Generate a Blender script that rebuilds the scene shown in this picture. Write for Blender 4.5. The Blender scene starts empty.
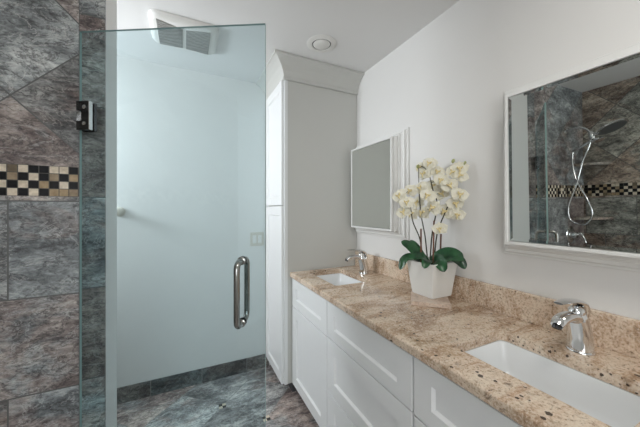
import bpy, bmesh, math, random
from mathutils import Vector, Matrix
random.seed(7)
S = bpy.context.scene
C = S.collection
PI = math.pi

# ------------------------------------------------------------------ camera
EYE = 1.364
H_CEIL = 2.44
cam = bpy.data.objects.new('camera', bpy.data.cameras.new('camera'))
C.objects.link(cam)
cam.location = (0, 0, EYE)
cam.rotation_euler = (PI/2, 0, -math.atan2(135, 277))
cam.data.sensor_width = 36
cam.data.lens = 36*277/640
cam.data.shift_y = -4.5/640
cam.data.clip_start = 0.02
S.camera = cam

# ------------------------------------------------------------------ world, lights, exposure
W = bpy.data.worlds.new('world'); S.world = W; W.use_nodes = True
W.node_tree.nodes['Background'].inputs[0].default_value = (0.75, 0.85, 1, 1)
W.node_tree.nodes['Background'].inputs[1].default_value = 0.4
S.view_settings.view_transform = 'Standard'
S.view_settings.look = 'None'
S.view_settings.gamma = 1
S.view_settings.use_curve_mapping = False
S.view_settings.exposure = 0.40

def area(name, loc, direction, sx, sy, power, color):
    l = bpy.data.lights.new(name, 'AREA'); l.shape = 'RECTANGLE'
    l.size = sx; l.size_y = sy; l.energy = power; l.color = color
    o = bpy.data.objects.new(name, l); C.objects.link(o)
    o.location = loc
    o.rotation_euler = Vector(direction).to_track_quat('-Z', 'Y').to_euler()
    return o
area('alcove_window_daylight', (-1.525, 1.98, 1.88), (1, 0, -0.05), 0.36, 0.42, 9.2, (0.90, 0.95, 1.0)).data.spread = math.radians(125)
area('rear_window_daylight', (-0.70, -1.66, 1.40), (0.25, 1, 0), 1.2, 1.1, 7, (1.0, 0.98, 0.95))
area('overhead_fill', (0.40, -0.05, H_CEIL-.02), (0, 0, -1), 0.45, 0.45, 7.2, (1.0, 0.97, 0.92))  # unseen fill added overhead to brighten the near counter and wall, no fixture

# ------------------------------------------------------------------ node helpers
class NT:
    def __init__(s, name):
        s.mat = bpy.data.materials.new(name); s.mat.use_nodes = True
        s.t = s.mat.node_tree; s.n = s.t.nodes; s.l = s.t.links
        s.bsdf = s.n['Principled BSDF']
        s._co = None
    def node(s, typ, **kw):
        n = s.n.new(typ)
        for k, v in kw.items(): setattr(n, k, v)
        return n
    def put(s, inp, v):
        if isinstance(v, bpy.types.NodeSocket): s.l.new(v, inp)
        elif isinstance(v, (tuple, list)) and len(v) == 3 and inp.type == 'RGBA': inp.default_value = (*v, 1)
        else: inp.default_value = v
    def m(s, op, a, b=None, c=None):
        n = s.node('ShaderNodeMath', operation=op)
        for i, v in enumerate((a, b, c)):
            if v is not None: s.put(n.inputs[i], v)
        return n.outputs[0]
    def co(s):
        if s._co is None:
            s._co = s.node('ShaderNodeTexCoord').outputs['Object']
            s._x = s.node('ShaderNodeSeparateXYZ'); s.l.new(s._co, s._x.inputs[0])
        return s._co
    def xyz(s):
        s.co(); return s._x.outputs
    def comb(s, x, y, z=0.0):
        n = s.node('ShaderNodeCombineXYZ')
        for i, v in enumerate((x, y, z)): s.put(n.inputs[i], v)
        return n.outputs[0]
    def vmath(s, op, a, b):
        n = s.node('ShaderNodeVectorMath', operation=op)
        s.put(n.inputs[0], a); s.put(n.inputs[1], b)
        return n.outputs[0]
    def noise(s, vec, scale, detail=4, rough=0.55, dist=0.0):
        n = s.node('ShaderNodeTexNoise')
        s.put(n.inputs['Vector'], vec); n.inputs['Scale'].default_value = scale
        n.inputs['Detail'].default_value = detail; n.inputs['Roughness'].default_value = rough
        n.inputs['Distortion'].default_value = dist
        return n.outputs[0]
    def white(s, vec):
        n = s.node('ShaderNodeTexWhiteNoise', noise_dimensions='3D'); s.put(n.inputs['Vector'], vec)
        return n.outputs
    def ramp(s, fac, stops, interp='LINEAR'):
        n = s.node('ShaderNodeValToRGB'); cr = n.color_ramp; cr.interpolation = interp
        while len(cr.elements) < len(stops): cr.elements.new(0.5)
        for e, (p, c) in zip(cr.elements, stops):
            e.position = p; e.color = (*c, 1) if len(c) == 3 else c
        s.put(n.inputs[0], fac)
        return n.outputs[0]
    def mix(s, fac, a, b, mode='MIX'):
        n = s.node('ShaderNodeMix', data_type='RGBA', blend_type=mode)
        s.put(n.inputs[0], fac); s.put(n.inputs[6], a); s.put(n.inputs[7], b)
        return n.outputs[2]
    def step(s, x, lo, hi):
        n = s.node('ShaderNodeMapRange'); n.clamp = True
        s.put(n.inputs[0], x); n.inputs[1].default_value = lo; n.inputs[2].default_value = hi
        return n.outputs[0]
    def bump(s, h, strength=0.3, dist=0.002):
        n = s.node('ShaderNodeBump'); n.inputs['Strength'].default_value = strength
        n.inputs['Distance'].default_value = dist; s.put(n.inputs['Height'], h)
        s.l.new(n.outputs[0], s.bsdf.inputs['Normal'])
    def out(s, color=None, rough=None, metal=None, **kw):
        b = s.bsdf
        if color is not None: s.put(b.inputs['Base Color'], color)
        if rough is not None: s.put(b.inputs['Roughness'], rough)
        if metal is not None: s.put(b.inputs['Metallic'], metal)
        for k, v in kw.items(): s.put(b.inputs[k], v)
        return s.mat

def paint(name, col, rough=0.5, var=0.03, bump=0.0):
    t = NT(name)
    f = t.noise(t.co(), 6, 3)
    c = t.mix(f, tuple(v*(1-var) for v in col), tuple(min(1, v*(1+var)) for v in col))
    if bump: t.bump(t.noise(t.co(), 140, 2), bump, 0.001)
    return t.out(c, rough)

def metal(name, col, rough):
    t = NT(name)
    r = t.m('ADD', t.m('MULTIPLY', t.noise(t.co(), 30, 2), 0.06), rough)
    return t.out(col, r, 1.0)

M = {}
M['wall'] = paint('wall_paint', (0.80, 0.79, 0.77), 0.6, 0.01)
M['ceiling'] = paint('ceiling_paint', (0.78, 0.775, 0.765), 0.7, 0.01)
M['cabinet'] = paint('white_lacquer', (0.83, 0.84, 0.84), 0.32, 0.01)
M['side'] = paint('shaded_cabinet_paint', (0.60, 0.60, 0.57), 0.45, 0.01)  # greyer copy of the cabinet white; the side panel's shade is in the colour
M['frame'] = paint('white_frame_paint', (0.80, 0.80, 0.78), 0.35, 0.01)
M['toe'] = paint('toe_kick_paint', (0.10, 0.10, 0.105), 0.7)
M['gap'] = paint('cabinet_gap_shadow_liner', (0.55, 0.56, 0.55), 0.6)
M['porcelain'] = paint('porcelain', (0.86, 0.88, 0.89), 0.12, 0.005)
M['chrome'] = metal('chrome', (0.78, 0.79, 0.80), 0.06)
M['dark_chrome'] = metal('dark_chrome', (0.10, 0.10, 0.105), 0.10)  # chrome darkened, the hinge's black reflections are put into the colour
M['nickel'] = metal('polished_nickel', (0.36, 0.36, 0.345), 0.10)
M['mirror'] = metal('mirror_silver', (0.80, 0.83, 0.81), 0.0)
M['mirror'].node_tree.nodes['Principled BSDF'].inputs['Roughness'].default_value = 0.0
for l in list(M['mirror'].node_tree.links):
    if l.to_socket.name == 'Roughness': M['mirror'].node_tree.links.remove(l)
M['plastic'] = paint('white_plastic', (0.78, 0.77, 0.74), 0.4, 0.01)
M['ivory'] = paint('ivory_plastic', (0.66, 0.63, 0.56), 0.4, 0.01)
M['ceramic'] = paint('white_pot_glaze', (0.80, 0.80, 0.77), 0.35, 0.015)
M['grille'] = None
M['rubber'] = paint('grey_rubber', (0.07, 0.075, 0.075), 0.5)
M['black'] = paint('black_recess', (0.02, 0.02, 0.02), 0.6)
M['bamboo'] = paint('brown_stake_wood', (0.16, 0.07, 0.04), 0.6, 0.3)
M['stem'] = paint('dark_stem', (0.05, 0.045, 0.025), 0.5, 0.3)
M['bud'] = paint('green_bud', (0.36, 0.38, 0.16), 0.5, 0.15)
M['moss'] = paint('dark_moss', (0.035, 0.04, 0.02), 0.9, 0.4, 0.4)

# stone shared recipe
def stone(t, vec, cell, tint=(1, 1, 1), bright=1.0, grain=(1, 1, 1.9)):
    off = t.vmath('MULTIPLY', cell, (13.0, 17.0, 11.0))
    v = t.vmath('ADD', t.vmath('MULTIPLY', vec, grain), off)
    rnd = t.white(t.vmath('ADD', cell, (0.5, 0.5, 0.5)))[0]
    warp = t.m('ADD', t.noise(v, 5, 4, 0.6, 0.6), t.m('MULTIPLY', t.m('SUBTRACT', rnd, 0.5), 0.45))
    a = t.noise(v, 4.4, 13, 0.72, 0.45)
    b = t.noise(t.vmath('ADD', v, (3.1, 1.7, 9.2)), 34, 8, 0.80, 0.6)
    k = lambda c: tuple(min(1, x*y*bright) for x, y in zip(c, tint))
    base = t.ramp(a, [(0.33, k((0.045, 0.048, 0.050))), (0.44, k((0.115, 0.122, 0.124))),
                      (0.54, k((0.225, 0.238, 0.238))), (0.68, k((0.42, 0.43, 0.42)))])
    warm = t.ramp(a, [(0.33, k((0.042, 0.032, 0.031))), (0.44, k((0.125, 0.100, 0.094))),
                      (0.55, k((0.265, 0.228, 0.208))), (0.69, k((0.47, 0.43, 0.39)))])
    c = t.mix(t.step(warp, 0.44, 0.60), base, warm)
    c = t.mix(1.0, c, t.ramp(b, [(0.34, (0.35, 0.34, 0.34)), (0.48, (0.95, 0.95, 0.95)), (0.64, (1.5, 1.5, 1.48))]), 'MULTIPLY')
    crk = t.m('ABSOLUTE', t.m('SUBTRACT', t.noise(t.vmath('ADD', v, (1.7, 6.2, 2.4)), 7, 9, 0.68, 0.5), 0.5))
    c = t.mix(t.m('MULTIPLY', t.step(crk, 0.024, 0.0), 0.75), c, k((0.035, 0.032, 0.033)))
    vein = t.m('ABSOLUTE', t.m('SUBTRACT', t.noise(t.vmath('ADD', v, (7.7, 2.2, 4.4)), 5.5, 9, 0.66, 1.0), 0.5))
    c = t.mix(t.m('MULTIPLY', t.step(vein, 0.014, 0.0), 0.45), c, k((0.52, 0.51, 0.49)))
    return c, b

def edge_mask(t, fu, fv, g):
    a = t.m('MINIMUM', t.m('MINIMUM', fu, t.m('SUBTRACT', 1.0, fu)), t.m('MINIMUM', fv, t.m('SUBTRACT', 1.0, fv)))
    return t.m('LESS_THAN', a, g)

def wall_tile(name, axis, h0, hdiag, strip=None, tint=(1, 1, 1)):
    """slate look tiles: square courses below a mosaic band, diagonal tiles above"""
    t = NT(name)
    X = t.xyz(); h = X[axis]; z = X[2]
    T = 0.343
    # lower courses (running bond)
    v1 = t.m('DIVIDE', t.m('SUBTRACT', z, 1.049), T)
    r1 = t.m('FLOOR', v1)
    u1 = t.m('ADD', t.m('DIVIDE', t.m('SUBTRACT', h, h0), T), t.m('MULTIPLY', t.m('MODULO', t.m('ABSOLUTE', r1), 2.0), -0.6))
    c1 = t.comb(t.m('FLOOR', u1), r1, 1.0)
    g1 = edge_mask(t, t.m('FRACT', u1), t.m('FRACT', v1), 0.007)
    # diagonal field
    dz = t.m('SUBTRACT', z, 1.758); dh = t.m('SUBTRACT', h, hdiag)
    u2 = t.m('DIVIDE', t.m('ADD', dz, dh), T*1.4142)
    v2 = t.m('DIVIDE', t.m('SUBTRACT', dz, dh), T*1.4142)
    c2 = t.comb(t.m('FLOOR', u2), t.m('FLOOR', v2), 2.0)
    g2 = edge_mask(t, t.m('FRACT', u2), t.m('FRACT', v2), 0.007)
    up = t.m('GREATER_THAN', z, 1.465)
    sel = t.node('ShaderNodeMix', data_type='VECTOR')
    t.put(sel.inputs[0], up); t.put(sel.inputs[4], c1); t.put(sel.inputs[5], c2)
    cell = sel.outputs[1]
    g = t.m('ADD', t.m('MULTIPLY', g1, t.m('SUBTRACT', 1.0, up)), t.m('MULTIPLY', g2, up))
    if strip is not None:          # bullnose pieces down the open end
        st = t.m('GREATER_THAN', h, strip)
        v3 = t.m('DIVIDE', t.m('SUBTRACT', z, 1.409), 0.345)
        c3 = t.comb(t.m('FLOOR', v3), 5.0, 3.0)
        f3 = t.m('FRACT', v3)
        g3 = t.m('MAXIMUM', t.m('LESS_THAN', t.m('MINIMUM', f3, t.m('SUBTRACT', 1.0, f3)), 0.006),
                 t.m('LESS_THAN', t.m('ABSOLUTE', t.m('SUBTRACT', h, strip)), 0.002))
        s2 = t.node('ShaderNodeMix', data_type='VECTOR')
        t.put(s2.inputs[0], st); t.put(s2.inputs[4], cell); t.put(s2.inputs[5], c3)
        cell = s2.outputs[1]
        g = t.m('ADD', t.m('MULTIPLY', g, t.m('SUBTRACT', 1.0, st)), t.m('MULTIPLY', g3, st))
    w = t.white(cell)
    col, b = stone(t, t.co(), cell, tint, bright=1.3)
    ton = t.ramp(w[0], [(0, (0.66, 0.64, 0.65)), (0.35, (0.90, 0.86, 0.84)), (0.7, (0.95, 1.0, 1.04)), (1, (1.2, 1.2, 1.2))])
    col = t.mix(1.0, col, ton, 'MULTIPLY')
    col = t.mix(g, col, (0.12, 0.12, 0.118))
    # mosaic band of four rows
    q = 0.0275
    mu = t.m('DIVIDE', t.m('SUBTRACT', h, h0-0.003), q); mv = t.m('DIVIDE', t.m('SUBTRACT', z, 1.410), q)
    iu = t.m('FLOOR', mu); iv = t.m('FLOOR', mv)
    par = t.m('MODULO', t.m('ABSOLUTE', t.m('ADD', iu, iv)), 2.0)
    par = t.m('ABSOLUTE', t.m('SUBTRACT', par, t.m('GREATER_THAN', t.white(t.comb(iu, iv, 31.0))[0], 0.88)))
    wn = t.white(t.comb(iu, iv, 9.0))[0]
    light = t.ramp(wn, [(0, (0.72, 0.64, 0.52)), (0.5, (0.33, 0.26, 0.18)), (0.65, (0.74, 0.67, 0.56)), (0.85, (0.42, 0.32, 0.20))], 'CONSTANT')
    dark = t.ramp(wn, [(0, (0.012, 0.012, 0.014)), (0.55, (0.17, 0.14, 0.10)), (0.72, (0.013, 0.012, 0.013))], 'CONSTANT')
    mos = t.mix(par, light, dark)
    mos = t.mix(1.0, mos, t.ramp(t.noise(t.co(), 60, 4), [(0.3, (0.75, 0.72, 0.68)), (0.7, (1.12, 1.12, 1.12))]), 'MULTIPLY')
    mg = edge_mask(t, t.m('FRACT', mu), t.m('FRACT', mv), 0.045)
    mos = t.mix(mg, mos, (0.10, 0.095, 0.085))
    inb = t.m('MULTIPLY', t.m('GREATER_THAN', z, 1.410), t.m('LESS_THAN', z, 1.520))
    if strip is not None: inb = t.m('MULTIPLY', inb, t.m('LESS_THAN', h, strip))
    col = t.mix(inb, col, mos)
    rough = t.m('SUBTRACT', 0.42, t.m('MULTIPLY', inb, 0.22))
    ng = t.m('MAXIMUM', t.m('MULTIPLY', g, t.m('SUBTRACT', 1.0, inb)), t.m('MULTIPLY', mg, inb))
    t.bump(t.m('SUBTRACT', t.m('MULTIPLY', b, 0.5), ng), 0.5, 0.003)
    t.put(t.bsdf.inputs['Specular IOR Level'], t.m('SUBTRACT', 0.3, t.m('MULTIPLY', inb, 0.22)))
    return t.out(col, rough)
M['tile_partition'] = wall_tile('slate_tile_partition', 0, -0.549, -0.543, strip=-0.358)
M['tile_back'] = wall_tile('slate_tile_back', 1, 0.97, 1.09, None, (1.12, 1.04, 0.92))  # same slate as the partition, warmer light put into its tint

def floor_tile():
    t = NT('slate_floor_tile'); X = t.xyz(); T = 0.345; r = math.sqrt(.5)
    dx = t.m('SUBTRACT', X[0], 0.2330); dy = t.m('SUBTRACT', X[1], 2.020)
    u = t.m('DIVIDE', t.m('MULTIPLY', t.m('ADD', dx, dy), r), T)
    v = t.m('DIVIDE', t.m('MULTIPLY', t.m('SUBTRACT', dy, dx), r), T)
    cell = t.comb(t.m('FLOOR', u), t.m('FLOOR', v), 4.0)
    fu = t.m('FRACT', u); fv = t.m('FRACT', v)
    g = edge_mask(t, fu, fv, 0.0075)
    col, b = stone(t, t.co(), cell, (1.0, 0.98, 0.97), 1.95, (1, 1.8, 1))
    ton = t.ramp(t.white(cell)[0], [(0, (0.75, 0.73, 0.73)), (0.5, (1, 0.97, 0.97)), (1, (1.2, 1.2, 1.2))])
    col = t.mix(1.0, col, ton, 'MULTIPLY')
    col = t.mix(g, col, (0.27, 0.265, 0.255))
    su = t.m('SUBTRACT', fu, t.m('ROUND', fu)); sv = t.m('SUBTRACT', fv, t.m('ROUND', fv))
    dot = t.m('LESS_THAN', t.m('ADD', t.m('ABSOLUTE', su), t.m('ABSOLUTE', sv)), 0.095)
    ru = t.m('ROUND', u); rv = t.m('ROUND', v)
    dot = t.m('MULTIPLY', dot, t.m('LESS_THAN', t.m('FRACT', t.m('ADD', t.m('MULTIPLY', ru, 0.5), 0.01)), 0.3))
    dot = t.m('MULTIPLY', dot, t.m('LESS_THAN', t.m('FRACT', t.m('ADD', t.m('MULTIPLY', rv, 0.25), 0.26)), 0.4))
    chk = t.m('GREATER_THAN', t.m('MULTIPLY', t.m('ADD', su, sv), t.m('SUBTRACT', su, sv)), 0.0)
    col = t.mix(dot, col, t.mix(chk, (0.015, 0.014, 0.012), (0.72, 0.64, 0.50)))
    t.bump(t.m('SUBTRACT', t.m('MULTIPLY', b, 0.4), g), 0.4, 0.003)
    return t.out(col, 0.35)
M['floor'] = floor_tile()

def base_tile():
    t = NT('slate_base_tile'); X = t.xyz()
    u = t.m('DIVIDE', t.m('ADD', X[0], 1.26), 0.345)
    cell = t.comb(t.m('FLOOR', u), 1.0, 7.0)
    f = t.m('FRACT', u); g = t.m('LESS_THAN', t.m('MINIMUM', f, t.m('SUBTRACT', 1.0, f)), 0.006)
    col, b = stone(t, t.co(), cell, (0.92, 1.0, 1.0), 1.1)
    ton = t.ramp(t.white(cell)[0], [(0, (0.6, 0.6, 0.62)), (1, (1.15, 1.15, 1.15))])
    col = t.mix(g, t.mix(1.0, col, ton, 'MULTIPLY'), (0.25, 0.25, 0.24))
    t.bump(b, 0.25, 0.002)
    return t.out(col, 0.4)
M['base'] = base_tile()
def shelf_stone():
    t = NT('shelf_stone'); col, b = stone(t, t.co(), t.comb(2.0, 3.0, 1.0), (1.25, 1.1, 0.95), 1.2)
    return t.out(col, 0.4)
M['shelf'] = shelf_stone()

def granite(name, k=1.0):
    t = NT(name); co = t.co()
    mp = t.node('ShaderNodeMapping'); mp.inputs['Rotation'].default_value = (0.3, 0.2, 0.9)
    mp.inputs['Scale'].default_value = (1.0, 4.0, 2.5); t.l.new(co, mp.inputs[0])
    flow = t.noise(mp.outputs[0], 2.6, 6, 0.6, 1.2)
    fine = t.noise(co, 130, 5, 0.75)
    mid = t.noise(co, 40, 6, 0.7, 0.5)
    K = lambda *c: tuple(min(1, v*k) for v in c)
    c = t.ramp(flow, [(0.28, K(0.26, 0.17, 0.105)), (0.40, K(0.52, 0.36, 0.24)), (0.49, K(0.69, 0.54, 0.41)), (0.60, K(0.74, 0.62, 0.49)), (0.74, K(0.50, 0.30, 0.18))])
    big = t.noise(t.vmath('ADD', co, (4.4, 2.9, 0.7)), 3.2, 7, 0.66, 0.8)
    c = t.mix(1.0, c, t.ramp(big, [(0.36, (0.56, 0.47, 0.38)), (0.48, (0.95, 0.93, 0.91)), (0.62, (1.08, 1.08, 1.08))]), 'MULTIPLY')
    c = t.mix(t.m('MULTIPLY', t.step(fine, 0.50, 0.62), 0.65), c, K(0.82, 0.73, 0.62))
    c = t.mix(t.m('MULTIPLY', t.step(fine, 0.48, 0.36), 0.70), c, K(0.22, 0.13, 0.075))
    c = t.mix(t.m('MULTIPLY', t.step(mid, 0.42, 0.32), 0.75), c, K(0.13, 0.08, 0.045))
    for sc, th in ((62, .62), (38, .80)):
        vo = t.node('ShaderNodeTexVoronoi'); vo.inputs['Scale'].default_value = sc
        t.l.new(t.vmath('ADD', co, t.comb(t.m('MULTIPLY', fine, .012), t.m('MULTIPLY', mid, .012), 0.0)), vo.inputs['Vector'])
        rnd = t.node('ShaderNodeSeparateColor'); t.l.new(vo.outputs['Color'], rnd.inputs[0])
        spot = t.m('MULTIPLY', t.m('LESS_THAN', vo.outputs['Distance'], t.m('MULTIPLY', rnd.outputs[1], 0.30)), t.m('GREATER_THAN', rnd.outputs[0], th))
        c = t.mix(t.m('MULTIPLY', spot, 0.9), c, K(0.035, 0.02, 0.014))
    return t.out(c, t.m('ADD', 0.08, t.m('MULTIPLY', fine, 0.08)))
M['granite'] = granite('granite')
def sample_stone():
    t = NT('sample_stone'); co = t.co()
    f = t.noise(co, 14, 7, 0.65, 0.8); g = t.noise(co, 120, 4, 0.7)
    c = t.ramp(f, [(0.3, (0.36, 0.24, 0.17)), (0.5, (0.64, 0.50, 0.40)), (0.7, (0.72, 0.61, 0.52))])
    c = t.mix(t.m('MULTIPLY', t.step(g, 0.46, 0.34), 0.6), c, (0.20, 0.12, 0.08))
    return t.out(c, 0.35)
M['slab'] = sample_stone()

def grille():
    t = NT('vent_grille'); X = t.xyz()
    f = t.m('FRACT', t.m('MULTIPLY', X[1], 90.0))
    c = t.mix(t.m('LESS_THAN', f, 0.5), (0.42, 0.42, 0.40), (0.33, 0.33, 0.315))
    return t.out(c, 0.5)
M['grille'] = grille()

def leafm():
    t = NT('orchid_leaf'); f = t.noise(t.co(), 25, 4)
    return t.out(t.ramp(f, [(0.3, (0.008, 0.035, 0.018)), (0.7, (0.03, 0.13, 0.045))]), 0.28)
M['leaf'] = leafm()
def petalm():
    t = NT('orchid_petal'); f = t.noise(t.co(), 60, 3)
    c = t.ramp(f, [(0.3, (0.88, 0.84, 0.68)), (0.7, (0.93, 0.91, 0.81))])
    t.out(c, 0.55)
    tl = t.node('ShaderNodeBsdfTranslucent'); t.l.new(c, tl.inputs[0])
    mx = t.node('ShaderNodeMixShader'); mx.inputs[0].default_value = 0.12
    t.l.new(t.bsdf.outputs[0], mx.inputs[1]); t.l.new(tl.outputs[0], mx.inputs[2])
    t.l.new(mx.outputs[0], t.n['Material Output'].inputs[0])
    return t.mat
M['petal'] = petalm()
def lipm():
    t = NT('orchid_lip'); f = t.noise(t.co(), 160, 3)
    return t.out(t.ramp(f, [(0.4, (0.80, 0.68, 0.36)), (0.7, (0.72, 0.58, 0.30))]), 0.5)
M['lip'] = lipm()

def glass_face():
    t = NT('shower_glass')
    tr = t.node('ShaderNodeBsdfTransparent'); tr.inputs[0].default_value = (0.85, 0.918, 0.935, 1)
    gl = t.node('ShaderNodeBsdfGlossy'); gl.inputs['Roughness'].default_value = 0.0
    geo = t.node('ShaderNodeNewGeometry'); dt = t.node('ShaderNodeVectorMath', operation='DOT_PRODUCT')
    t.l.new(geo.outputs['Incoming'], dt.inputs[0]); t.l.new(geo.outputs['Normal'], dt.inputs[1])
    k = t.m('POWER', t.m('SUBTRACT', 1.0, t.m('ABSOLUTE', dt.outputs['Value'])), 5.0)
    fr = t.m('ADD', 0.04, t.m('MULTIPLY', k, 0.9))
    mx = t.node('ShaderNodeMixShader')
    t.l.new(fr, mx.inputs[0]); t.l.new(tr.outputs[0], mx.inputs[1]); t.l.new(gl.outputs[0], mx.inputs[2])
    t.l.new(mx.outputs[0], t.n['Material Output'].inputs[0])
    return t.mat
M['glass'] = glass_face()
def glass_edge():
    t = NT('shower_glass_edge'); f = t.noise(t.co(), 20, 2)
    c = t.mix(f, (0.24, 0.36, 0.35), (0.30, 0.42, 0.41))
    return t.out(c, 0.12)
M['glass_edge'] = glass_edge()
def pane():
    t = NT('daylight_pane'); f = t.noise(t.co(), 2, 2)
    t.put(t.bsdf.inputs['Emission Color'], t.mix(f, (0.85, 0.93, 1), (0.95, 0.98, 1)))
    t.bsdf.inputs['Emission Strength'].default_value = 3.0
    return t.out((0.8, 0.85, 0.9), 0.2)
M['pane'] = pane()

# ------------------------------------------------------------------ mesh helpers
def root_of(p):
    v = Vector((0, 0, 0))
    while p is not None:
        v += p.location; p = p.parent
    return v

def obj(name, bm, mats, parent=None, smooth=False, local=False, auto=None):
    bmesh.ops.recalc_face_normals(bm, faces=bm.faces[:])
    me = bpy.data.meshes.new(name); bm.to_mesh(me); bm.free()
    for m in (mats if isinstance(mats, (list, tuple)) else [mats]): me.materials.append(m)
    if smooth:
        for p in me.polygons: p.use_smooth = True
        if auto:
            try: me.set_sharp_from_angle(angle=math.radians(auto))
            except Exception: pass
    o = bpy.data.objects.new(name, me); C.objects.link(o)
    if parent is not None:
        o.parent = parent
        if not local: me.transform(Matrix.Translation(-root_of(parent)))
    return o

def tag(o, label, cat, group=None):
    o['label'] = label; o['category'] = cat
    if group: o['group'] = group
    return o
def thing(name, label, cat, loc, group=None, rotz=0):
    o = bpy.data.objects.new(name, None); C.objects.link(o); o.empty_display_size = 0.05
    o.location = loc; o.rotation_euler = (0, 0, rotz)
    return tag(o, label, cat, group)
def struct(name, bm, m, parent=None, **k):
    o = obj(name, bm, m, parent, **k)
    o['kind'] = 'structure'
    return o

def merge(bm, src):
    me = bpy.data.meshes.new('tmp'); src.to_mesh(me); src.free(); bm.from_mesh(me); bpy.data.meshes.remove(me)
def box(bm, x0, x1, y0, y1, z0, z1, bev=0.0, seg=2):
    b = bmesh.new() if bev else bm
    vs = [b.verts.new(p) for p in ((x0, y0, z0), (x1, y0, z0), (x1, y1, z0), (x0, y1, z0), (x0, y0, z1), (x1, y0, z1), (x1, y1, z1), (x0, y1, z1))]
    for f in ((0, 3, 2, 1), (4, 5, 6, 7), (0, 1, 5, 4), (1, 2, 6, 5), (2, 3, 7, 6), (3, 0, 4, 7)):
        b.faces.new([vs[i] for i in f])
    if bev:
        bmesh.ops.bevel(b, geom=b.edges[:], offset=bev, segments=seg, affect='EDGES', profile=0.5)
        merge(bm, b)
    return bm
def B(*a, **k): return box(bmesh.new(), *a, **k)

def rings(bm, rr, close=True, cap0=True, cap1=True):
    """skin a list of rings (lists of points) into a tube"""
    R = [[bm.verts.new(p) for p in r] for r in rr]
    n = len(R[0])
    for a, b in zip(R, R[1:]):
        for i in range(n if close else n-1):
            bm.faces.new((a[i], a[(i+1) % n], b[(i+1) % n], b[i]))
    if cap0: bm.faces.new(R[0][::-1])
    if cap1: bm.faces.new(R[-1])
    return bm
def lathe(bm, prof, center, axis=(0, 0, 1), n=32, cap0=True, cap1=True):
    """prof: list of (radius, distance along axis)"""
    ax = Vector(axis).normalized(); q = Vector((0, 0, 1)).rotation_difference(ax); c = Vector(center)
    rr = []
    for r, d in prof:
        r = max(r, 1e-4)
        rr.append([c + q @ Vector((r*math.cos(2*PI*i/n), r*math.sin(2*PI*i/n), d)) for i in range(n)])
    return rings(bm, rr, True, cap0, cap1)
def smooth_path(pts, k=6):
    P = [Vector(p) for p in pts]; out = []
    for i in range(len(P)-1):
        p0 = P[max(i-1, 0)]; p1 = P[i]; p2 = P[i+1]; p3 = P[min(i+2, len(P)-1)]
        for j in range(k):
            t = j/k
            out.append(0.5*((2*p1)+(-p0+p2)*t+(2*p0-5*p1+4*p2-p3)*t*t+(-p0+3*p1-3*p2+p3)*t**3))
    out.append(P[-1]); return out
def tube(bm, pts, rad, n=12, side=None, flat=None, up=None):
    """sweep along pts; rad scalar or list; flat = list of second radii"""
    P = [Vector(p) for p in pts]; m = len(P)
    rad = [rad]*m if not isinstance(rad, (list, tuple)) else [rad[0]+(0) if len(rad) == 1 else rad[min(int(i*(len(rad)-1)/(m-1)), len(rad)-2)]*(1-((i*(len(rad)-1)/(m-1)) % 1 if i < m-1 else 1))+rad[min(int(i*(len(rad)-1)/(m-1)), len(rad)-2)+1]*((i*(len(rad)-1)/(m-1)) % 1 if i < m-1 else 1) for i in range(m)]
    if flat is None: fl = rad
    else: fl = [flat[min(int(i*(len(flat)-1)/(m-1)), len(flat)-2)]*(1-((i*(len(flat)-1)/(m-1)) % 1 if i < m-1 else 1))+flat[min(int(i*(len(flat)-1)/(m-1)), len(flat)-2)+1]*((i*(len(flat)-1)/(m-1)) % 1 if i < m-1 else 1) for i in range(m)]
    T = [(P[min(i+1, m-1)]-P[max(i-1, 0)]).normalized() for i in range(m)]
    s = Vector(side) if side else T[0].orthogonal()
    rr = []
    for i in range(m):
        s = (s - T[i]*s.dot(T[i])).normalized(); b = T[i].cross(s)
        rr.append([P[i] + s*rad[i]*math.cos(2*PI*j/n) + b*fl[i]*math.sin(2*PI*j/n) for j in range(n)])
    return rings(bm, rr)

# ------------------------------------------------------------------ room shell
XR, YF, XL, YB, H = 1.273, 2.365, -1.55, -1.70, 2.44
PX, PY0, PY1 = -0.279, 1.33, 1.54      # partition end and faces
struct('floor', B(XL-.1, XR+.1, YB-.1, YF+.1, -.1, 0), M['floor'])
struct('ceiling', B(XL-.1, XR+.1, YB-.1, YF+.1, H, H+.1), M['ceiling'])
struct('wall_right', B(XR, XR+.1, YB, YF, 0, H), M['wall'])
struct('wall_far', B(XL-.1, XR+.1, YF, YF+.1, 0, H), M['wall'])
def wall_with_hole(axis, p0, p1, a0, a1, h0, h1, z0, z1):
    bm = bmesh.new()
    for (s0, s1, t0, t1) in ((a0, h0, 0, H), (h1, a1, 0, H), (h0, h1, 0, z0), (h0, h1, z1, H)):
        if axis == 'x': box(bm, p0, p1, s0, s1, t0, t1)
        else: box(bm, s0, s1, p0, p1, t0, t1)
    return bm
struct('wall_left', wall_with_hole('x', XL-.1, XL, YB, YF, 1.65, 2.27, 1.52, 2.24), M['wall'])
struct('wall_back', wall_with_hole('y', YB-.1, YB, XL-.1, XR+.1, -1.32, -.08, .83, 1.97), M['wall'])
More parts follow.
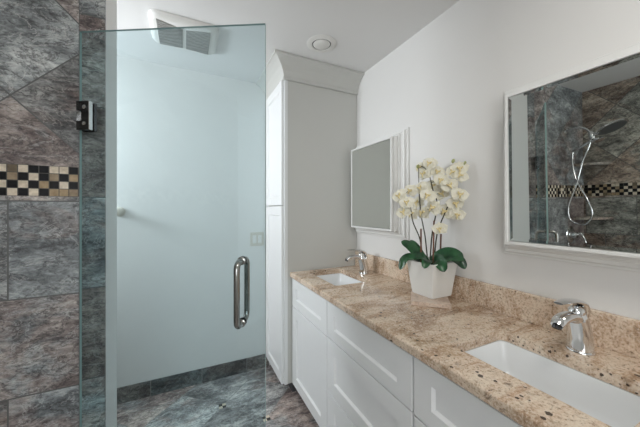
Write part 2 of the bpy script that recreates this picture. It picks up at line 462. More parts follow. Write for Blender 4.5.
for name, bx, px in (('window_1', [(XL-.06, XL+.012, 1.63, 1.67, 1.50, 2.26), (XL-.06, XL+.012, 2.25, 2.29, 1.50, 2.26), (XL-.06, XL+.012, 1.67, 2.25, 1.50, 1.54), (XL-.06, XL+.012, 1.67, 2.25, 2.22, 2.26)], (XL-.05, XL-.04, 1.67, 2.25, 1.54, 2.22)),
                     ('window_2', [(-1.34, -1.30, YB-.06, YB+.012, .81, 1.99), (-.10, -.06, YB-.06, YB+.012, .81, 1.99), (-1.30, -.10, YB-.06, YB+.012, .81, .85), (-1.30, -.10, YB-.06, YB+.012, 1.95, 1.99)], (-1.30, -.10, YB-.05, YB-.04, .85, 1.95))):
    bm = bmesh.new()
    for b in bx: box(bm, *b)
    w = struct(name, bm, M['frame'])
    obj('window_pane', B(*px), M['pane'], w)
# partition between shower and alcove: painted wall, tiled on the shower side
struct('wall_partition', B(XL, PX, PY0+.015, PY1, 0, H), M['wall'])
bm = bmesh.new(); box(bm, -1.21, PX, PY0, PY0+.015, 0, H)
struct('wall_shower_side', bm, M['tile_partition'])
struct('wall_shower_back', B(XL, -1.21, -.15, PY0+.015, 0, H), M['tile_back'])
struct('baseboard_far', B(XL, .655, YF-.011, YF, 0, .112, bev=.002), M['base'])

# ------------------------------------------------------------------ shaker fronts
def shaker(bm, x, y0, y1, z0, z1, fw=.075, fh=.07, th=.02, rec=.011, sl=.008, bev=.0015):
    """a shaker front in the plane x (facing -x), thickness th behind it"""
    e = bev
    def rect(xx, i, j): return [(xx, y0+i, z0+j), (xx, y1-i, z0+j), (xx, y1-i, z1-j), (xx, y0+i, z1-j)]
    rr = [rect(x+th, 0, 0), rect(x+e, 0, 0), rect(x, e, e), rect(x, fw, fh), rect(x+rec, fw+sl, fh+sl)]
    return rings(bm, rr)
def pull_gap(): return .0025

# ------------------------------------------------------------------ linen cabinet
DY = 1.915; CX = .650
t = thing('linen_cabinet', 'tall white linen cabinet with crown moulding standing in the corner past the vanity', 'cabinet', (CX+.3, DY+.22, 0))
bm = bmesh.new()
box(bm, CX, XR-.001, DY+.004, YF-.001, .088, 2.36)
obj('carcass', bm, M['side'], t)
bm = bmesh.new()
box(bm, CX-.0005, CX+.022, DY, DY+.03, .088, 2.33, bev=.001)       # face frame stile on the near edge
box(bm, CX-.0005, CX+.022, YF-.03, YF-.001, .088, 2.33)
obj('face_frame', bm, M['cabinet'], t)
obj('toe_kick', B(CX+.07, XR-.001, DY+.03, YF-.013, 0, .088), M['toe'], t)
obj('door', shaker(bmesh.new(), CX-.022, DY+.012, YF-.014, 1.392, 2.30, .06, .065), M['cabinet'], t)
obj('door', shaker(bmesh.new(), CX-.022, DY+.012, YF-.014, .092, 1.384, .06, .065), M['cabinet'], t)
prof = [(0, 2.30), (.012, 2.300), (.016, 2.306), (.016, 2.316), (.010, 2.320), (.014, 2.335), (.024, 2.358), (.044, 2.386), (.070, 2.408), (.094, 2.422), (.106, 2.424), (.106, 2.4385), (0, 2.4385)]
bm = bmesh.new()
rr = []
for o, z in prof: rr.append([(XR-.001, DY-o, z), (CX-o, DY-o, z), (CX-o, YF-.001, z)])
V = [[bm.verts.new(p) for p in r] for r in rr]
for a, b in zip(V, V[1:]+V[:1]):
    for i in range(2): bm.faces.new((a[i], a[i+1], b[i+1], b[i]))
bm.faces.new([v[0] for v in V]); bm.faces.new([v[2] for v in V][::-1])
obj('crown_molding', bm, M['side'], t)  # crown shares the paint with shade mixed in

# ------------------------------------------------------------------ vanity cabinets
FX = .705; CT = .903; CB = .868     # front plane of doors, counter top and underside
def carcass(bm, y0, y1):
    box(bm, FX+.021, XR-.002, y0+.002, y1-.002, .088, .70)
    box(bm, FX+.021, FX+.045, y0+.002, y1-.002, .70, CB-.002)
    box(bm, FX+.045, XR-.002, y0+.002, y0+.018, .70, CB-.002)
    box(bm, FX+.045, XR-.002, y1-.018, y1-.002, .70, CB-.002)
    return bm
def sink_cabinet(y0, y1, label):
    t = thing('vanity_cabinet', label, 'cabinet', ((FX+XR)/2, (y0+y1)/2, 0), 'white shaker vanity cabinets')
    obj('carcass', carcass(bmesh.new(), y0, y1), M['cabinet'], t)
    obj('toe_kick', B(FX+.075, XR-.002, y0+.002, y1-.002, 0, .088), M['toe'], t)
    obj('false_drawer_front', shaker(bmesh.new(), FX, y0+.002, y1-.004, .660, .856, .075, .058), M['cabinet'], t)
    obj('door', shaker(bmesh.new(), FX, y0+.002, y1-.004, .092, .654, .075, .07), M['cabinet'], t)
sink_cabinet(1.361, 1.913, 'white vanity cabinet under the far sink, with one tall shaker door')
t = thing('drawer_cabinet', 'white bank of three shaker drawers in the middle of the vanity', 'cabinet', ((FX+XR)/2, 1.039, 0), 'white shaker vanity cabinets')
obj('carcass', carcass(bmesh.new(), .719, 1.359), M['cabinet'], t)
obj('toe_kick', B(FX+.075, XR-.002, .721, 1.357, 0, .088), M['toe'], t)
for z0, z1, fh in ((.664, .856, .058), (.366, .658, .07), (.092, .360, .07)):
    obj('drawer', shaker(bmesh.new(), FX, .722, 1.356, z0, z1, .075, fh), M['cabinet'], t)
sink_cabinet(.165, .717, 'white vanity cabinet under the near sink, cut off by the bottom edge of the photo')

# ------------------------------------------------------------------ granite counter with two sink openings
SK = ((1.452, 1.862), (.236, .646)); SX0, SX1 = .812, 1.083
def rrect(x0, x1, y0, y1, r, n=5):
    out = []
    for cx, cy, a in ((x1-r, y1-r, 0), (x0+r, y1-r, 90), (x0+r, y0+r, 180), (x1-r, y0+r, 270)):
        for i in range(n+1):
            q = math.radians(a+90*i/n); out.append((cx+r*math.cos(q), cy+r*math.sin(q)))
    return out
def plate_with_holes(bm, x0, x1, y0, y1, z0, z1, holes):
    ys = sorted([y0, y1] + [y for h in holes for y in (h[2]-.03, h[3]+.03)])
    # strips between holes
    cur = y0; segs = []
    for h in sorted(holes, key=lambda h: h[2]):
        segs.append((cur, h[2]-.03, None)); segs.append((h[2]-.03, h[3]+.03, h)); cur = h[3]+.03
    segs.append((cur, y1, None))
    for a, b, h in segs:
        if h is None:
            vs = {}
            for z in (z0, z1):
                f = [bm.verts.new(p) for p in ((x0, a, z), (x1, a, z), (x1, b, z), (x0, b, z))]; bm.faces.new(f); vs[z] = f
        else:
            inner = rrect(*h[:4], .022)
            nq = len(inner)//4
            outer = [(x1, b), (x0, b), (x0, a), (x1, a)]
            rings_ = {}
            for z in (z0, z1):
                I = [bm.verts.new((*p, z)) for p in inner]; O = [bm.verts.new((*p, z)) for p in outer]
                for k in range(4):
                    seq = I[k*nq:(k+1)*nq]
                    for i in range(nq-1): bm.faces.new((O[k], seq[i], seq[i+1]))
                    bm.faces.new((O[k], seq[-1], I[((k+1) % 4)*nq], O[(k+1) % 4]))
                rings_[z] = I
            A, Bq = rings_[z0], rings_[z1]
            for i in range(len(A)):
                bm.faces.new((A[i], A[(i+1) % len(A)], Bq[(i+1) % len(A)], Bq[i]))
    # outer sides with an eased front edge
    return bm
t = thing('countertop', 'speckled beige granite vanity countertop with two undermount sink openings and a backsplash', 'countertop', (.98, 1.0, CB))
bm = bmesh.new()
cx0 = .688; y0c, y1c = .14, DY-.002
plate_with_holes(bm, cx0+.008, XR-.002, y0c, y1c, CB, CT, [(SX0, SX1, *SK[0]), (SX0, SX1, *SK[1])])
# rounded front nosing
pr = [(cx0+.008, CT)] + [(cx0+.008-.008*math.sin(a), CT-.008+.008*math.cos(a)) for a in (PI/6, PI/3, PI/2)] + [(cx0, CB+.004), (cx0+.004, CB), (cx0+.008, CB)]
R0 = [bm.verts.new((x, y0c, z)) for x, z in pr]; R1 = [bm.verts.new((x, y1c, z)) for x, z in pr]
for i in range(len(pr)-1): bm.faces.new((R0[i], R0[i+1], R1[i+1], R1[i]))
for y in (y0c, y1c): bm.faces.new([bm.verts.new(p) for p in ((cx0, y, CB+.004), (cx0, y, CT-.008), (cx0+.008, y, CT), (XR-.002, y, CT), (XR-.002, y, CB), (cx0+.004, y, CB))])
bm.faces.new([bm.verts.new(p) for p in ((XR-.002, y0c, CB), (XR-.002, y1c, CB), (XR-.002, y1c, CT), (XR-.002, y0c, CT))])
bmesh.ops.remove_doubles(bm, verts=bm.verts[:], dist=.00005)
obj('slab', bm, M['granite'], t)
obj('backsplash', B(1.251, XR-.001, y0c, DY-.001, CT+.0003, 1.019, bev=.0025), M['granite'], t)

# ------------------------------------------------------------------ sinks
def sink(y0, y1, label):
    t = thing('sink', label, 'sink', ((SX0+SX1)/2, (y0+y1)/2, CB-.15), 'white undermount sinks')
    bm = bmesh.new()
    rr = []
    for g, z, r in ((.020, CB-.0015, .04), (-.002, CB-.0015, .022), (-.003, CB-.004, .022), (-.007, CB-.03, .026), (-.018, CB-.085, .04), (-.040, CB-.118, .05), (-.075, CB-.128, .05)):
        rr.append([(x, y, z) for x, y in rrect(SX0-g, SX1+g, y0-g, y1+g, r)])
    rings(bm, rr, True, False, True)
    # outer shell, so that the bowl has thickness
    rr = []
    for g, z, r in ((.020, CB-.0015, .04), (.020, CB-.010, .04), (.006, CB-.014, .03), (0, CB-.09, .045), (-.03, CB-.135, .05), (-.07, CB-.14, .05)):
        rr.append([(x, y, z) for x, y in rrect(SX0-g, SX1+g, y0-g, y1+g, r)])
    rings(bm, rr, True, False, True)
    bmesh.ops.remove_doubles(bm, verts=bm.verts[:], dist=.0001)
    obj('basin', bm, M['porcelain'], t, smooth=True, auto=50)
    bm = bmesh.new()
    lathe(bm, [(.022, .0002), (.022, .003), (.018, .004), (.016, .002), (.001, .002)], ((SX0+SX1)/2, (y0+y1)/2, CB-.128))
    obj('drain', bm, M['chrome'], t, smooth=True, auto=40)
sink(*SK[0], 'white rectangular undermount sink at the far end by the tall cabinet')
sink(*SK[1], 'white rectangular undermount sink in the right foreground')

# ------------------------------------------------------------------ faucets (spout points at -x)
def faucet(loc, label):
    t = thing('faucet', label, 'faucet', loc, 'single lever chrome faucets')
    x0, y0, z0 = loc; z0 += .0005
    P = lambda x, z, y=0: (x0-x, y0+y, z0+z)
    bm = bmesh.new()
    lathe(bm, [(.037, 0), (.037, .003), (.035, .006), (.033, .007)], P(0, 0), n=40)
    obj('base_ring', bm, M['chrome'], t, smooth=True, auto=40)
    bm = bmesh.new()
    tube(bm, smooth_path([P(0, .006), P(.000, .035), P(.006, .065), P(.015, .092), P(.024, .112), P(.030, .126)]), [.034, .033, .0315, .0295, .027, .020], 28, side=(0, 1, 0))
    obj('body', bm, M['chrome'], t, smooth=True, auto=50)
    bm = bmesh.new()
    tube(bm, smooth_path([P(-.004, .090), P(.030, .108), P(.06, .120), P(.095, .123), P(.128, .118), P(.146, .106)], 8), [.022, .0225, .022, .0215, .0205, .016], 22, side=(0, 1, 0), flat=[.022, .019, .0155, .0145, .0145, .013])
    sp = obj('spout', bm, M['chrome'], t, smooth=True, auto=50)
    bm = bmesh.new(); lathe(bm, [(.012, 0), (.012, .010), (.009, .010), (.009, .006)], P(.143, .106), (-.55, 0, -1), 18)
    obj('aerator', bm, M['dark_chrome'], sp, smooth=True, auto=40)
    bm = bmesh.new()
    tube(bm, smooth_path([P(-.017, .100), P(-.013, .130), P(.006, .154), P(.045, .167), P(.092, .173), P(.138, .173)], 8), [.014, .022, .024, .021, .017, .012], 16, side=(0, 1, 0), flat=[.006, .011, .010, .007, .005, .0035])
    obj('lever_handle', bm, M['chrome'], t, smooth=True, auto=50)
    bm = bmesh.new()
    lathe(bm, [(.020, 0), (.022, .012), (.020, .024), (.012, .032), (.001, .034)], P(.022, .116), (-.3, 0, 1), 20)
    obj('cap', bm, M['chrome'], t, smooth=True, auto=50)
    bm = bmesh.new(); lathe(bm, [(.005, 0), (.005, .002), (.001, .002)], P(.045, .132), (-1, 0, .3), 14)
    obj('temperature_dot', bm, M['black'], t)
faucet((1.160, 1.657, CT), 'chrome single lever faucet behind the far sink')
faucet((1.160, .441, CT), 'chrome single lever faucet behind the near sink, large in the right foreground')

# ------------------------------------------------------------------ medicine cabinets
def medicine(y0, y1, label, tilt, ymax=9):
    z0, z1 = 1.222, 1.826; XW = XR-.0005; D = .100
    t = thing('medicine_cabinet', label, 'cabinet', (XW, (y0+y1)/2, z0-.06), 'mirrored medicine cabinets')
    bm = bmesh.new(); rr = []
    def rect(d, g):
        yb = min(y1+g, ymax)
        return [(XW-d, y0-g, z0-g), (XW-d, yb, z0-g), (XW-d, yb, z1+g), (XW-d, y0-g, z1+g)]
    for d, g in ((0, .054), (.010, .054), (.012, .052), (.012, .045), (.017, .043), (.019, .036), (.024, .034), (.026, .040), (.030, .038), (.032, .026), (.037, .022), (.039, .014), (.044, .012), (.046, .017), (.051, .015), (.053, .004), (.060, .000), (.066, -.004), (.072, .000), (.074, .005), (.080, .005), (.082, -.005), (.091, -.005), (.092, 0), (D-.001, 0), (D, -.001), (D, -.011), (D-.001, -.012), (D-.022, -.012)):
        rr.append(rect(d, g))
    rings(bm, rr, True, True, True)
    obj('frame', bm, M['frame'], t)
    g = .0145; bv = .011
    bm = bmesh.new()
    def mr(x, i): return [(x, y0+g+i, z0+g+i), (x, y1-g-i, z0+g+i), (x, y1-g-i, z1-g-i), (x, y0+g+i, z1-g-i)]
    rr = [mr(.004, 0), mr(-.0007 if tilt else 0, 0), mr(0, bv)]
    rings(bm, rr)
    zc = z0+g
    bm.transform(Matrix.Translation((XW-D+(.012 if tilt else .004), 0, zc)) @ Matrix.Rotation(-tilt, 4, 'Y') @ Matrix.Translation((0, 0, -zc)))
    obj('mirror', bm, M['mirror'], t)
medicine(1.376, 1.851, 'white framed medicine cabinet on the wall behind the orchid, its mirror plain grey', 0, DY-.002)
medicine(.212, .687, 'white framed medicine cabinet above the near sink, its mirror reflecting the shower', math.radians(.95))

# ------------------------------------------------------------------ shower door
HP = Vector((-.358, 1.318, 0)); FE = Vector((.257, .968, 0))
d = (FE-HP); wid = d.length; ang = math.atan2(d.y, d.x)
t = thing('shower_door', 'frameless clear glass shower door standing open on its wall hinge', 'door', (HP.x, HP.y, 0), rotz=ang)
gt, GZ = .0095, 2.020
bm = B(.012, wid, -gt/2, gt/2, .12, GZ)
for f in bm.faces:
    f.normal_update()
    f.material_index = 0 if abs(f.normal.y) > .9 else 1
obj('glass_panel', bm, [M['glass'], M['glass_edge']], t, local=True)
bm = bmesh.new()
zc = 1.705
def cplate(bm, y0, y1):
    pr = [(.013, -.052), (.060, -.052), (.060, .052), (.013, .052), (.013, .020), (.032, .020), (.032, -.020), (.013, -.020)]
    R = [[bm.verts.new((x, y, zc+z)) for x, z in pr] for y in (y0, y1)]
    for i in range(8): bm.faces.new((R[0][i], R[0][(i+1) % 8], R[1][(i+1) % 8], R[1][i]))
    for r in R: bm.faces.new(r)
cplate(bm, -.019, -gt/2-.0005); cplate(bm, gt/2+.0005, .017)
hg = obj('hinge', bm, M['dark_chrome'], t, local=True)
bm = bmesh.new(); box(bm, .002, .030, -.009, .009, zc-.018, zc+.018, bev=.002)
obj('hinge_knuckle', bm, M['chrome'], hg, local=True)
bm = bmesh.new(); box(bm, .060, .064, -.0195, -gt/2-.0005, zc-.052, zc+.052, bev=.001)
obj('edge_highlight_strip', bm, M['chrome'], hg, local=True)  # added strip standing for the highlight down the hinge edge
bm = bmesh.new()
for z in (zc-.03, zc+.03): lathe(bm, [(.007, 0), (.007, .0015), (.004, .0025), (.001, .0025)], (.044, -.0192, z), (0, -1, 0), 16)
obj('screw', bm, M['chrome'], hg, local=True, smooth=True, auto=40)
def pull(bm, hx, s):
    zt, zb = 1.180, .960; o = .048
    a = s*gt/2; e = s*(gt/2+o); r = .025
    pts = [(hx, a, zt)]
    for i in range(7):
        q = i/6*PI/2; pts.append((hx, e-s*r+s*r*math.sin(q), zt-r+r*math.cos(q)))
    for i in range(7):
        q = i/6*PI/2; pts.append((hx, e-s*r+s*r*math.cos(q), zb+r-r*math.sin(q)))
    pts.append((hx, a, zb))
    tube(bm, pts, .0105, 16)
    for z in (zt, zb): lathe(bm, [(.015, 0), (.015, .004), (.012, .006)], (hx, a, z), (0, s, 0), 20)
hx = wid-.085
for s in (-1, 1):
    bm = bmesh.new(); pull(bm, hx, s)
    obj('pull_handle', bm, M['nickel'], t, local=True, smooth=True, auto=40)

# ------------------------------------------------------------------ ceiling exhaust fan
t = thing('exhaust_fan', 'white ceiling exhaust fan cover with two grey grilles above the glass door', 'fan', (.003, 1.92, H))
x0, x1, yy0, yy1 = -.182, .186, 1.728, 2.045
bm = bmesh.new(); rr = []
for g, z, r in ((0, H-.0005, .05), (0, H-.012, .05), (.006, H-.022, .05), (.018, H-.030, .045), (.026, H-.032, .03)):
    rr.append([(x, y, z) for x, y in rrect(x0+g, x1-g, yy0+g, yy1-g, r, 6)])
rings(bm, rr)
obj('cover', bm, M['plastic'], t, smooth=True, auto=35)
for q in (((-.143, 1.757), (-.013, 1.798), (-.013, 2.000), (-.142, 2.010)), ((.006, 1.798), (.136, 1.757), (.140, 2.010), (.006, 2.000))):
    bm = bmesh.new()
    rings(bm, [[(x, y, H-.0322) for x, y in q], [(x, y, H-.0355) for x, y in q]])
    n = 14
    for i in range(n):                       # louvre slats follow the slanted edges
        a, b = (i+.25)/n, (i+.75)/n
        L = lambda p0, p1, k: (p0[0]+(p1[0]-p0[0])*k, p0[1]+(p1[1]-p0[1])*k)
        sl = [L(q[0], q[3], a), L(q[1], q[2], a), L(q[1], q[2], b), L(q[0], q[3], b)]
        rings(bm, [[(x, y, H-.0355) for x, y in sl], [(x, y, H-.0385) for x, y in sl]])
    obj('grille', bm, M['grille'], t)

# ------------------------------------------------------------------ recessed ceiling light
LC = (.800, 1.618)
t = thing('ceiling_light', 'small round recessed ceiling light, switched off, near the tall cabinet', 'light', (*LC, H))
bm = bmesh.new(); lathe(bm, [(.097, 0.0005), (.097, .003), (.088, .006), (.072, .008), (.064, .008), (.061, .001)], (*LC, H), (0, 0, -1), 48)
obj('trim_ring', bm, M['plastic'], t, smooth=True, auto=35)
bm = bmesh.new(); lathe(bm, [(.0605, .0012), (.0605, .003), (.001, .003)], (*LC, H), (0, 0, -1), 40)
obj('recess', bm, M['black'], t)
bm = bmesh.new(); lathe(bm, [(.055, .0032), (.055, .006), (.049, .010), (.034, .013), (.018, .0145), (.001, .015)], (*LC, H), (0, 0, -1), 40)
obj('eyeball', bm, M['plastic'], t, smooth=True, auto=50)

# ------------------------------------------------------------------ switch plate and robe hook on the far wall
t = thing('switch_plate', 'white double switch plate on the far wall seen through the glass', 'switch', (.553, YF, 1.107))
obj('plate', B(.496, .610, YF-.007, YF-.0005, 1.048, 1.166, bev=.002), M['ivory'], t)
for x in (.530, .576):
    obj('rocker', B(x-.016, x+.016, YF-.010, YF-.0072, 1.074, 1.140, bev=.001), M['plastic'], t)
t = thing('towel_bar', 'cream towel bar end bracket on the far wall behind the partition end', 'towel bar', (-.43, YF, 1.33))
bm = bmesh.new(); lathe(bm, [(.034, .0005), (.034, .010), (.022, .018), (.016, .034), (.018, .052), (.026, .058), (.026, .088), (.016, .096), (.001, .097)], (-.412, YF, 1.345), (0, -1, 0), 24)
obj('bracket', bm, M['ivory'], t, smooth=True, auto=40)
bm = bmesh.new(); tube(bm, [(-.425, YF-.074, 1.345), (-.95, YF-.074, 1.345)], .008, 14)
obj('bar', bm, M['ivory'], t, smooth=True, auto=40)
bm = bmesh.new(); lathe(bm, [(.034, .0005), (.034, .010), (.022, .018), (.016, .034), (.018, .052), (.026, .058), (.026, .088), (.016, .096), (.001, .097)], (-.955, YF, 1.345), (0, -1, 0), 24)
obj('bracket', bm, M['ivory'], t, smooth=True, auto=40)

# ------------------------------------------------------------------ granite sample under the orchid
bm = bmesh.new(); a = .088
box(bm, -a, a, -a, a, 0, .019, bev=.0015)
bm.transform(Matrix.Translation((1.098, 1.005, CT+.0006)) @ Matrix.Rotation(PI/4+.02, 4, 'Z'))
o = obj('granite_sample', bm, M['slab'])
tag(o, 'square loose granite tile lying under the white orchid pot', 'stone tile')

# ------------------------------------------------------------------ orchid
OZ = CT+.0206; OX, OY = 1.150, 1.040
t = thing('potted_orchid', 'cream orchid with brown stakes in a square tapered white pot on the counter', 'plant', (OX, OY, OZ))
bm = bmesh.new(); rr = []
def sq(h, z, r=.004): return [(x, y, z) for x, y in rrect(OX-h, OX+h, OY-h, OY+h, r, 2)]
for h, z in ((.066, OZ), (.068, OZ+.004), (.088, OZ+.168), (.088, OZ+.172), (.083, OZ+.172), (.082, OZ+.152)): rr.append(sq(h, z))
rings(bm, rr)
obj('pot', bm, M['ceramic'], t)
bm = bmesh.new()
rr = [sq(.0815, OZ+.1525), sq(.079, OZ+.158), sq(.045, OZ+.166), sq(.006, OZ+.168)]
rings(bm, rr); obj('moss', bm, M['moss'], t, smooth=True, auto=50)

ST = {'l': [(1.112, 1.06, 1.075), (1.091, 1.059, 1.204), (1.051, 1.068, 1.297), (1.037, 1.074, 1.385), (1.014, 1.086, 1.441)],
      'm': [(1.137, 1.037, 1.075), (1.138, 1.025, 1.231), (1.145, .999, 1.384), (1.143, 1.023, 1.461), (1.128, 1.041, 1.555), (1.111, 1.072, 1.589)],
      'r': [(1.156, 1.028, 1.075), (1.153, 1.007, 1.232), (1.164, .968, 1.344), (1.187, .946, 1.418), (1.196, .93, 1.487), (1.218, .93, 1.577), (1.232, .915, 1.583)],
      'b': [(1.143, 1.056, 1.075), (1.137, 1.07, 1.222), (1.111, 1.072, 1.333), (1.094, 1.069, 1.463), (1.106, 1.084, 1.58)]}
paths = {}
for k, p in ST.items():
    sp = smooth_path(p, 8); paths[k] = sp
    bm = bmesh.new(); tube(bm, sp, [.0036, .003, .0024, .0018], 8); obj('stem', bm, M['stem'], t, smooth=True)
for a, b in (((1.095, 1.057, 1.075), (1.095, 1.057, 1.262)), ((1.127, 1.008, 1.075), (1.131, 1.006, 1.305)), ((1.175, 1.007, 1.075), (1.18, 1.005, 1.236))):
    bm = bmesh.new(); tube(bm, [a, b], .0042, 8); obj('stake', bm, M['bamboo'], t, smooth=True, auto=40)

def leaf(pts, nrm, width, prof=.55):
    """a thick strap leaf along a curve; nrm is the way its upper face looks"""
    P_ = smooth_path(pts, 6); n = len(P_)-1; m = 6; up = []; N = Vector(nrm).normalized()
    for i, c in enumerate(P_):
        s = i/n; T = (P_[min(i+1, n)]-P_[max(i-1, 0)]).normalized()
        sd = T.cross(N).normalized(); nn = sd.cross(T).normalized()
        w = width*max(.05, math.sin(PI*(.10+.88*s))**prof)
        if s > .85: w *= max(.08, math.sqrt(max(0, 1-((s-.85)/.15)**2)))
        up.append([c+sd*w*(2*j/m-1)+nn*(abs(2*j/m-1)**1.6*w*.30) for j in range(m+1)])
    loops = [r + [p-N*.0024 for p in r[::-1]] for r in up]
    rings(bm_ := bmesh.new(), loops)
    obj('leaf', bm_, M['leaf'], t, smooth=True, auto=60)
Z = OZ+.165
def LF(pts, nrm, w): leaf([(OX+a, OY+b, Z+c) for a, b, c in pts], nrm, w)
LF([(-.02, .01, 0), (-.06, .035, .045), (-.10, .055, .085), (-.135, .075, .105)], (-.55, -.75, .35), .026)     # rises to the left
LF([(-.01, .03, 0), (-.03, .06, .05), (-.045, .085, .085), (-.06, .10, .10)], (-.6, -.7, .4), .022)
LF([(-.03, .01, 0), (-.075, .06, .022), (-.105, .085, .005), (-.125, .095, -.045)], (-.3, -.5, .9), .024)      # hangs over the left rim
LF([(-.02, 0, .005), (-.06, -.005, .03), (-.09, .02, .03), (-.12, .05, .018)], (-.3, -.5, .9), .026)
LF([(-.02, -.02, 0), (.0, -.07, .035), (.02, -.11, .048), (.04, -.155, .035)], (-.55, -.45, .75), .045)       # big leaf over the right rim
LF([(-.02, -.02, 0), (-.035, -.065, .020), (-.042, -.095, .010), (-.046, -.12, -.022)], (-.7, -.5, .55), .032)
LF([(.02, -.02, .0), (.045, -.08, .035), (.055, -.12, .022), (.06, -.15, -.012)], (-.5, -.5, .7), .030)
LF([(-.03, -.01, 0), (-.07, -.04, .02), (-.095, -.055, .015), (-.115, -.06, -.01)], (-.5, -.5, .8), .024)

# one blossom mesh, copied
def petal(bm, ang, length, width, cup, base=.0):
    n, m = 7, 6; rot = Matrix.Rotation(ang, 4, 'X'); up = []
    for i in range(n+1):
        s = i/n
        w = width*(math.sin(PI*(.08+.90*s)**.9)**.75)
        r = []
        for j in range(m+1):
            q = 2*j/m-1
            z = base+length*s*(1-.08*q*q); y = w*q
            x = cup*(s*s*.8-.3*s)+.10*w*q*q*(1 if s < .7 else 1.5)+.0012*math.sin(7*s+3*q+ang)
            r.append(rot @ Vector((-x, y, z)))
        up.append(r)
    loops = [r+[p+Vector((.0009, 0, 0)) for p in r[::-1]] for r in up]
    rings(bm, loops)
bm = bmesh.new()
for a, L, w in ((0, .032, .014), (2.25, .031, .013), (-2.25, .031, .013)): petal(bm, a, L, w, -.010)
for a in (1.28, -1.28): petal(bm, a, .036, .021, .006, .001)
fl0 = obj('flower', bm, M['petal'], None, smooth=True, auto=70)
bm = bmesh.new()
tube(bm, smooth_path([(.001, 0, .006), (-.010, 0, .002), (-.017, 0, -.008), (-.014, 0, -.018)], 4), [.004, .0045, .004, .0012], 10, side=(0, 1, 0), flat=[.003, .0035, .002, .001])
for s in (-1, 1): tube(bm, smooth_path([(-.008, 0, -.001), (-.014, s*.007, .002), (-.016, s*.010, .008)], 3), [.003, .004, .001], 8)
lip0 = obj('lip', bm, M['lip'], None, smooth=True, auto=70)
lip0.parent = fl0
FL = [(.991, 1.097, 1.431), (.995, 1.072, 1.349), (1.049, 1.08, 1.457), (1.058, 1.075, 1.338), (.994, 1.051, 1.394), (1.104, 1.086, 1.396), (1.088, 1.05, 1.472), (1.122, 1.055, 1.546), (1.129, 1.029, 1.595), (1.126, 1.087, 1.582), (1.153, 1.007, 1.552), (1.088, 1.005, 1.429), (1.172, 1.042, 1.484), (1.101, 1.043, 1.343), (1.107, .985, 1.369), (1.184, 1.002, 1.441), (1.138, .969, 1.507), (1.17, .943, 1.477), (1.192, .943, 1.542), (1.205, .915, 1.525), (1.215, .926, 1.562), (1.192, .932, 1.389), (1.192, .91, 1.432), (1.169, .966, 1.349), (1.192, .921, 1.335), (1.134, .972, 1.265)]
allp = [p for sp in paths.values() for p in sp]
for i, p in enumerate(FL):
    p = Vector(p)
    if i == 0: f, l = fl0, lip0
    else:
        f = fl0.copy(); C.objects.link(f); l = lip0.copy(); C.objects.link(l); l.parent = f
    f.parent = t
    f.location = p-Vector((OX, OY, OZ))
    # local -x is the face of the blossom; turn it outward from the plant and into the room
    out = (p-Vector((OX+.05, OY+.0, p.z))); out.z = 0
    out = (out.normalized()*.6+Vector((-.95, -.30, .25))+Vector((random.uniform(-.6, .6), random.uniform(-.6, .6), random.uniform(-.35, .25)))).normalized()
    q = Vector((-1, 0, 0)).rotation_difference(out)
    f.rotation_euler = (q.to_matrix().to_4x4() @ Matrix.Rotation(random.uniform(-.6, .6), 4, 'X')).to_euler()
    k = random.uniform(1.12, 1.36); f.scale = (k, k, k)
    near = min(allp, key=lambda a: (a-p).length+max(0, a.z-p.z)*.8)
    back = p-out*.002
    bm = bmesh.new(); tube(bm, smooth_path([near, near.lerp(back, .5)+Vector((0, 0, .006)), back], 4), .0013, 6)
    obj('flower_stalk', bm, M['stem'], t, smooth=True)
for p, near in (((1.192, .943, 1.601), paths['r'][-5]), ((1.234, .911, 1.588), paths['r'][-1]), ((1.104, 1.086, 1.588), paths['b'][-1])):
    bm = bmesh.new(); lathe(bm, [(.001, -.011), (.006, -.007), (.0085, 0), (.006, .008), (.001, .012)], p, (.2, -.3, 1), 14)
    obj('bud', bm, M['bud'], t, smooth=True)

# ------------------------------------------------------------------ shower fittings (seen in the mirror)
SHX = -.86; WY = PY0
t = thing('shower_set', 'chrome shower with round rain head, hand shower and hose, reflected in the mirror', 'shower', (SHX, WY, 1.95))
bm = bmesh.new(); lathe(bm, [(.028, .0005), (.028, .006), (.012, .014)], (SHX, WY, 2.02), (0, -1, 0), 24)
tube(bm, smooth_path([(SHX, WY-.005, 2.02), (SHX, WY-.09, 2.035), (SHX, WY-.15, 2.01), (SHX, WY-.185, 1.965)], 5), .010, 12)
obj('shower_arm', bm, M['chrome'], t, smooth=True, auto=50)
bm = bmesh.new(); lathe(bm, [(.018, -.03), (.022, -.02), (.022, .03), (.016, .04)], (SHX, WY-.19, 1.945), (0, -.2, -1), 20)
tube(bm, [(SHX, WY-.19, 1.945), (SHX+.01, WY-.25, 1.955)], .013, 12)
obj('diverter', bm, M['chrome'], t, smooth=True, auto=50)
bm = bmesh.new(); ax = Vector((.1, -.45, -1)).normalized()
lathe(bm, [(.015, -.03), (.025, -.018), (.085, -.010), (.098, -.004), (.098, .004), (.092, .007), (.001, .007)], (SHX+.03, WY-.33, 1.975), ax, 36)
rh = obj('rain_head', bm, M['chrome'], t, smooth=True, auto=40)
bm = bmesh.new(); lathe(bm, [(.088, .0072), (.086, .0095), (.001, .0095)], (SHX+.03, WY-.33, 1.975), ax, 36)
obj('nozzle_plate', bm, M['rubber'], rh, smooth=True, auto=40)
bm = bmesh.new(); ax = Vector((.2, -.5, -1)).normalized()
tube(bm, smooth_path([(SHX-.02, WY-.05, 1.83), (SHX-.015, WY-.10, 1.85), (SHX-.01, WY-.17, 1.885), (SHX, WY-.225, 1.90)], 5), [.010, .012, .014, .016], 14)
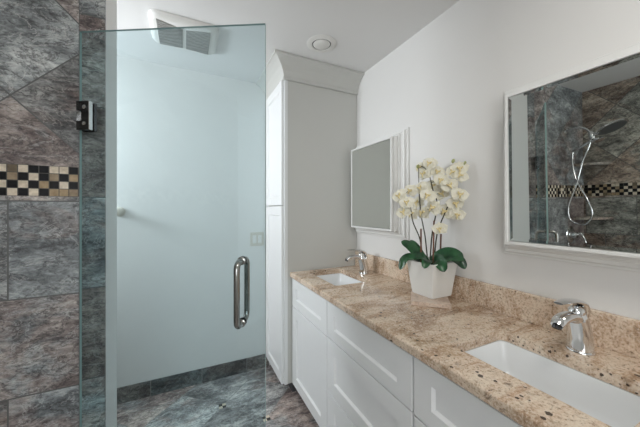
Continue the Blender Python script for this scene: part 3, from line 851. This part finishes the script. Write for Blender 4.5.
lathe(bm, [(.012, -.020), (.030, -.010), (.036, 0), (.034, .008), (.001, .008)], (SHX, WY-.24, 1.895), ax, 28)
obj('hand_shower', bm, M['chrome'], t, smooth=True, auto=50)
bm = bmesh.new()
tube(bm, smooth_path([(SHX-.02, WY-.05, 1.835), (SHX-.02, WY-.045, 1.72), (SHX-.01, WY-.08, 1.55), (SHX+.01, WY-.16, 1.38), (SHX+.01, WY-.19, 1.25), (SHX+.01, WY-.15, 1.165), (SHX+.01, WY-.09, 1.16), (SHX+.01, WY-.03, 1.21), (SHX+.01, WY-.025, 1.33), (SHX, WY-.08, 1.52), (SHX, WY-.12, 1.70), (SHX, WY-.165, 1.83), (SHX, WY-.19, 1.92)], 7), .0075, 10)
obj('hose', bm, M['chrome'], t, smooth=True)
t = thing('shower_valve', 'chrome shower valve with a lever, low on the tiled wall in the near mirror', 'valve', (-.93, WY, 1.04))
bm = bmesh.new(); lathe(bm, [(.080, .0005), (.080, .004), (.072, .010), (.034, .016), (.030, .045), (.026, .055), (.001, .056)], (-.93, WY, 1.05), (0, -1, 0), 36)
obj('trim_plate', bm, M['chrome'], t, smooth=True, auto=35)
bm = bmesh.new(); tube(bm, smooth_path([(-.93, WY-.058, 1.05), (-.93, WY-.075, 1.07), (-.92, WY-.105, 1.03), (-.915, WY-.12, .985)], 4), [.011, .010, .008, .006], 12)
obj('lever', bm, M['chrome'], t, smooth=True, auto=50)
for z, r, lab in ((1.70, .21, 'upper quarter round stone corner shelf in the shower, reflected in the near mirror'), (1.19, .21, 'lower quarter round stone corner shelf in the shower, reflected in the near mirror')):
    bm = bmesh.new(); cx, cy = -1.2095, WY-.0005
    arc = [(cx, cy)]+[(cx+r*math.cos(-q), cy+r*math.sin(-q)) for q in [PI/2*i/14 for i in range(15)]]
    rings(bm, [[(x, y, z) for x, y in arc], [(x, y, z+.022) for x, y in arc]])
    o = obj('corner_shelf', bm, M['shelf']); tag(o, lab, 'shelf', 'stone corner shelves in the shower')
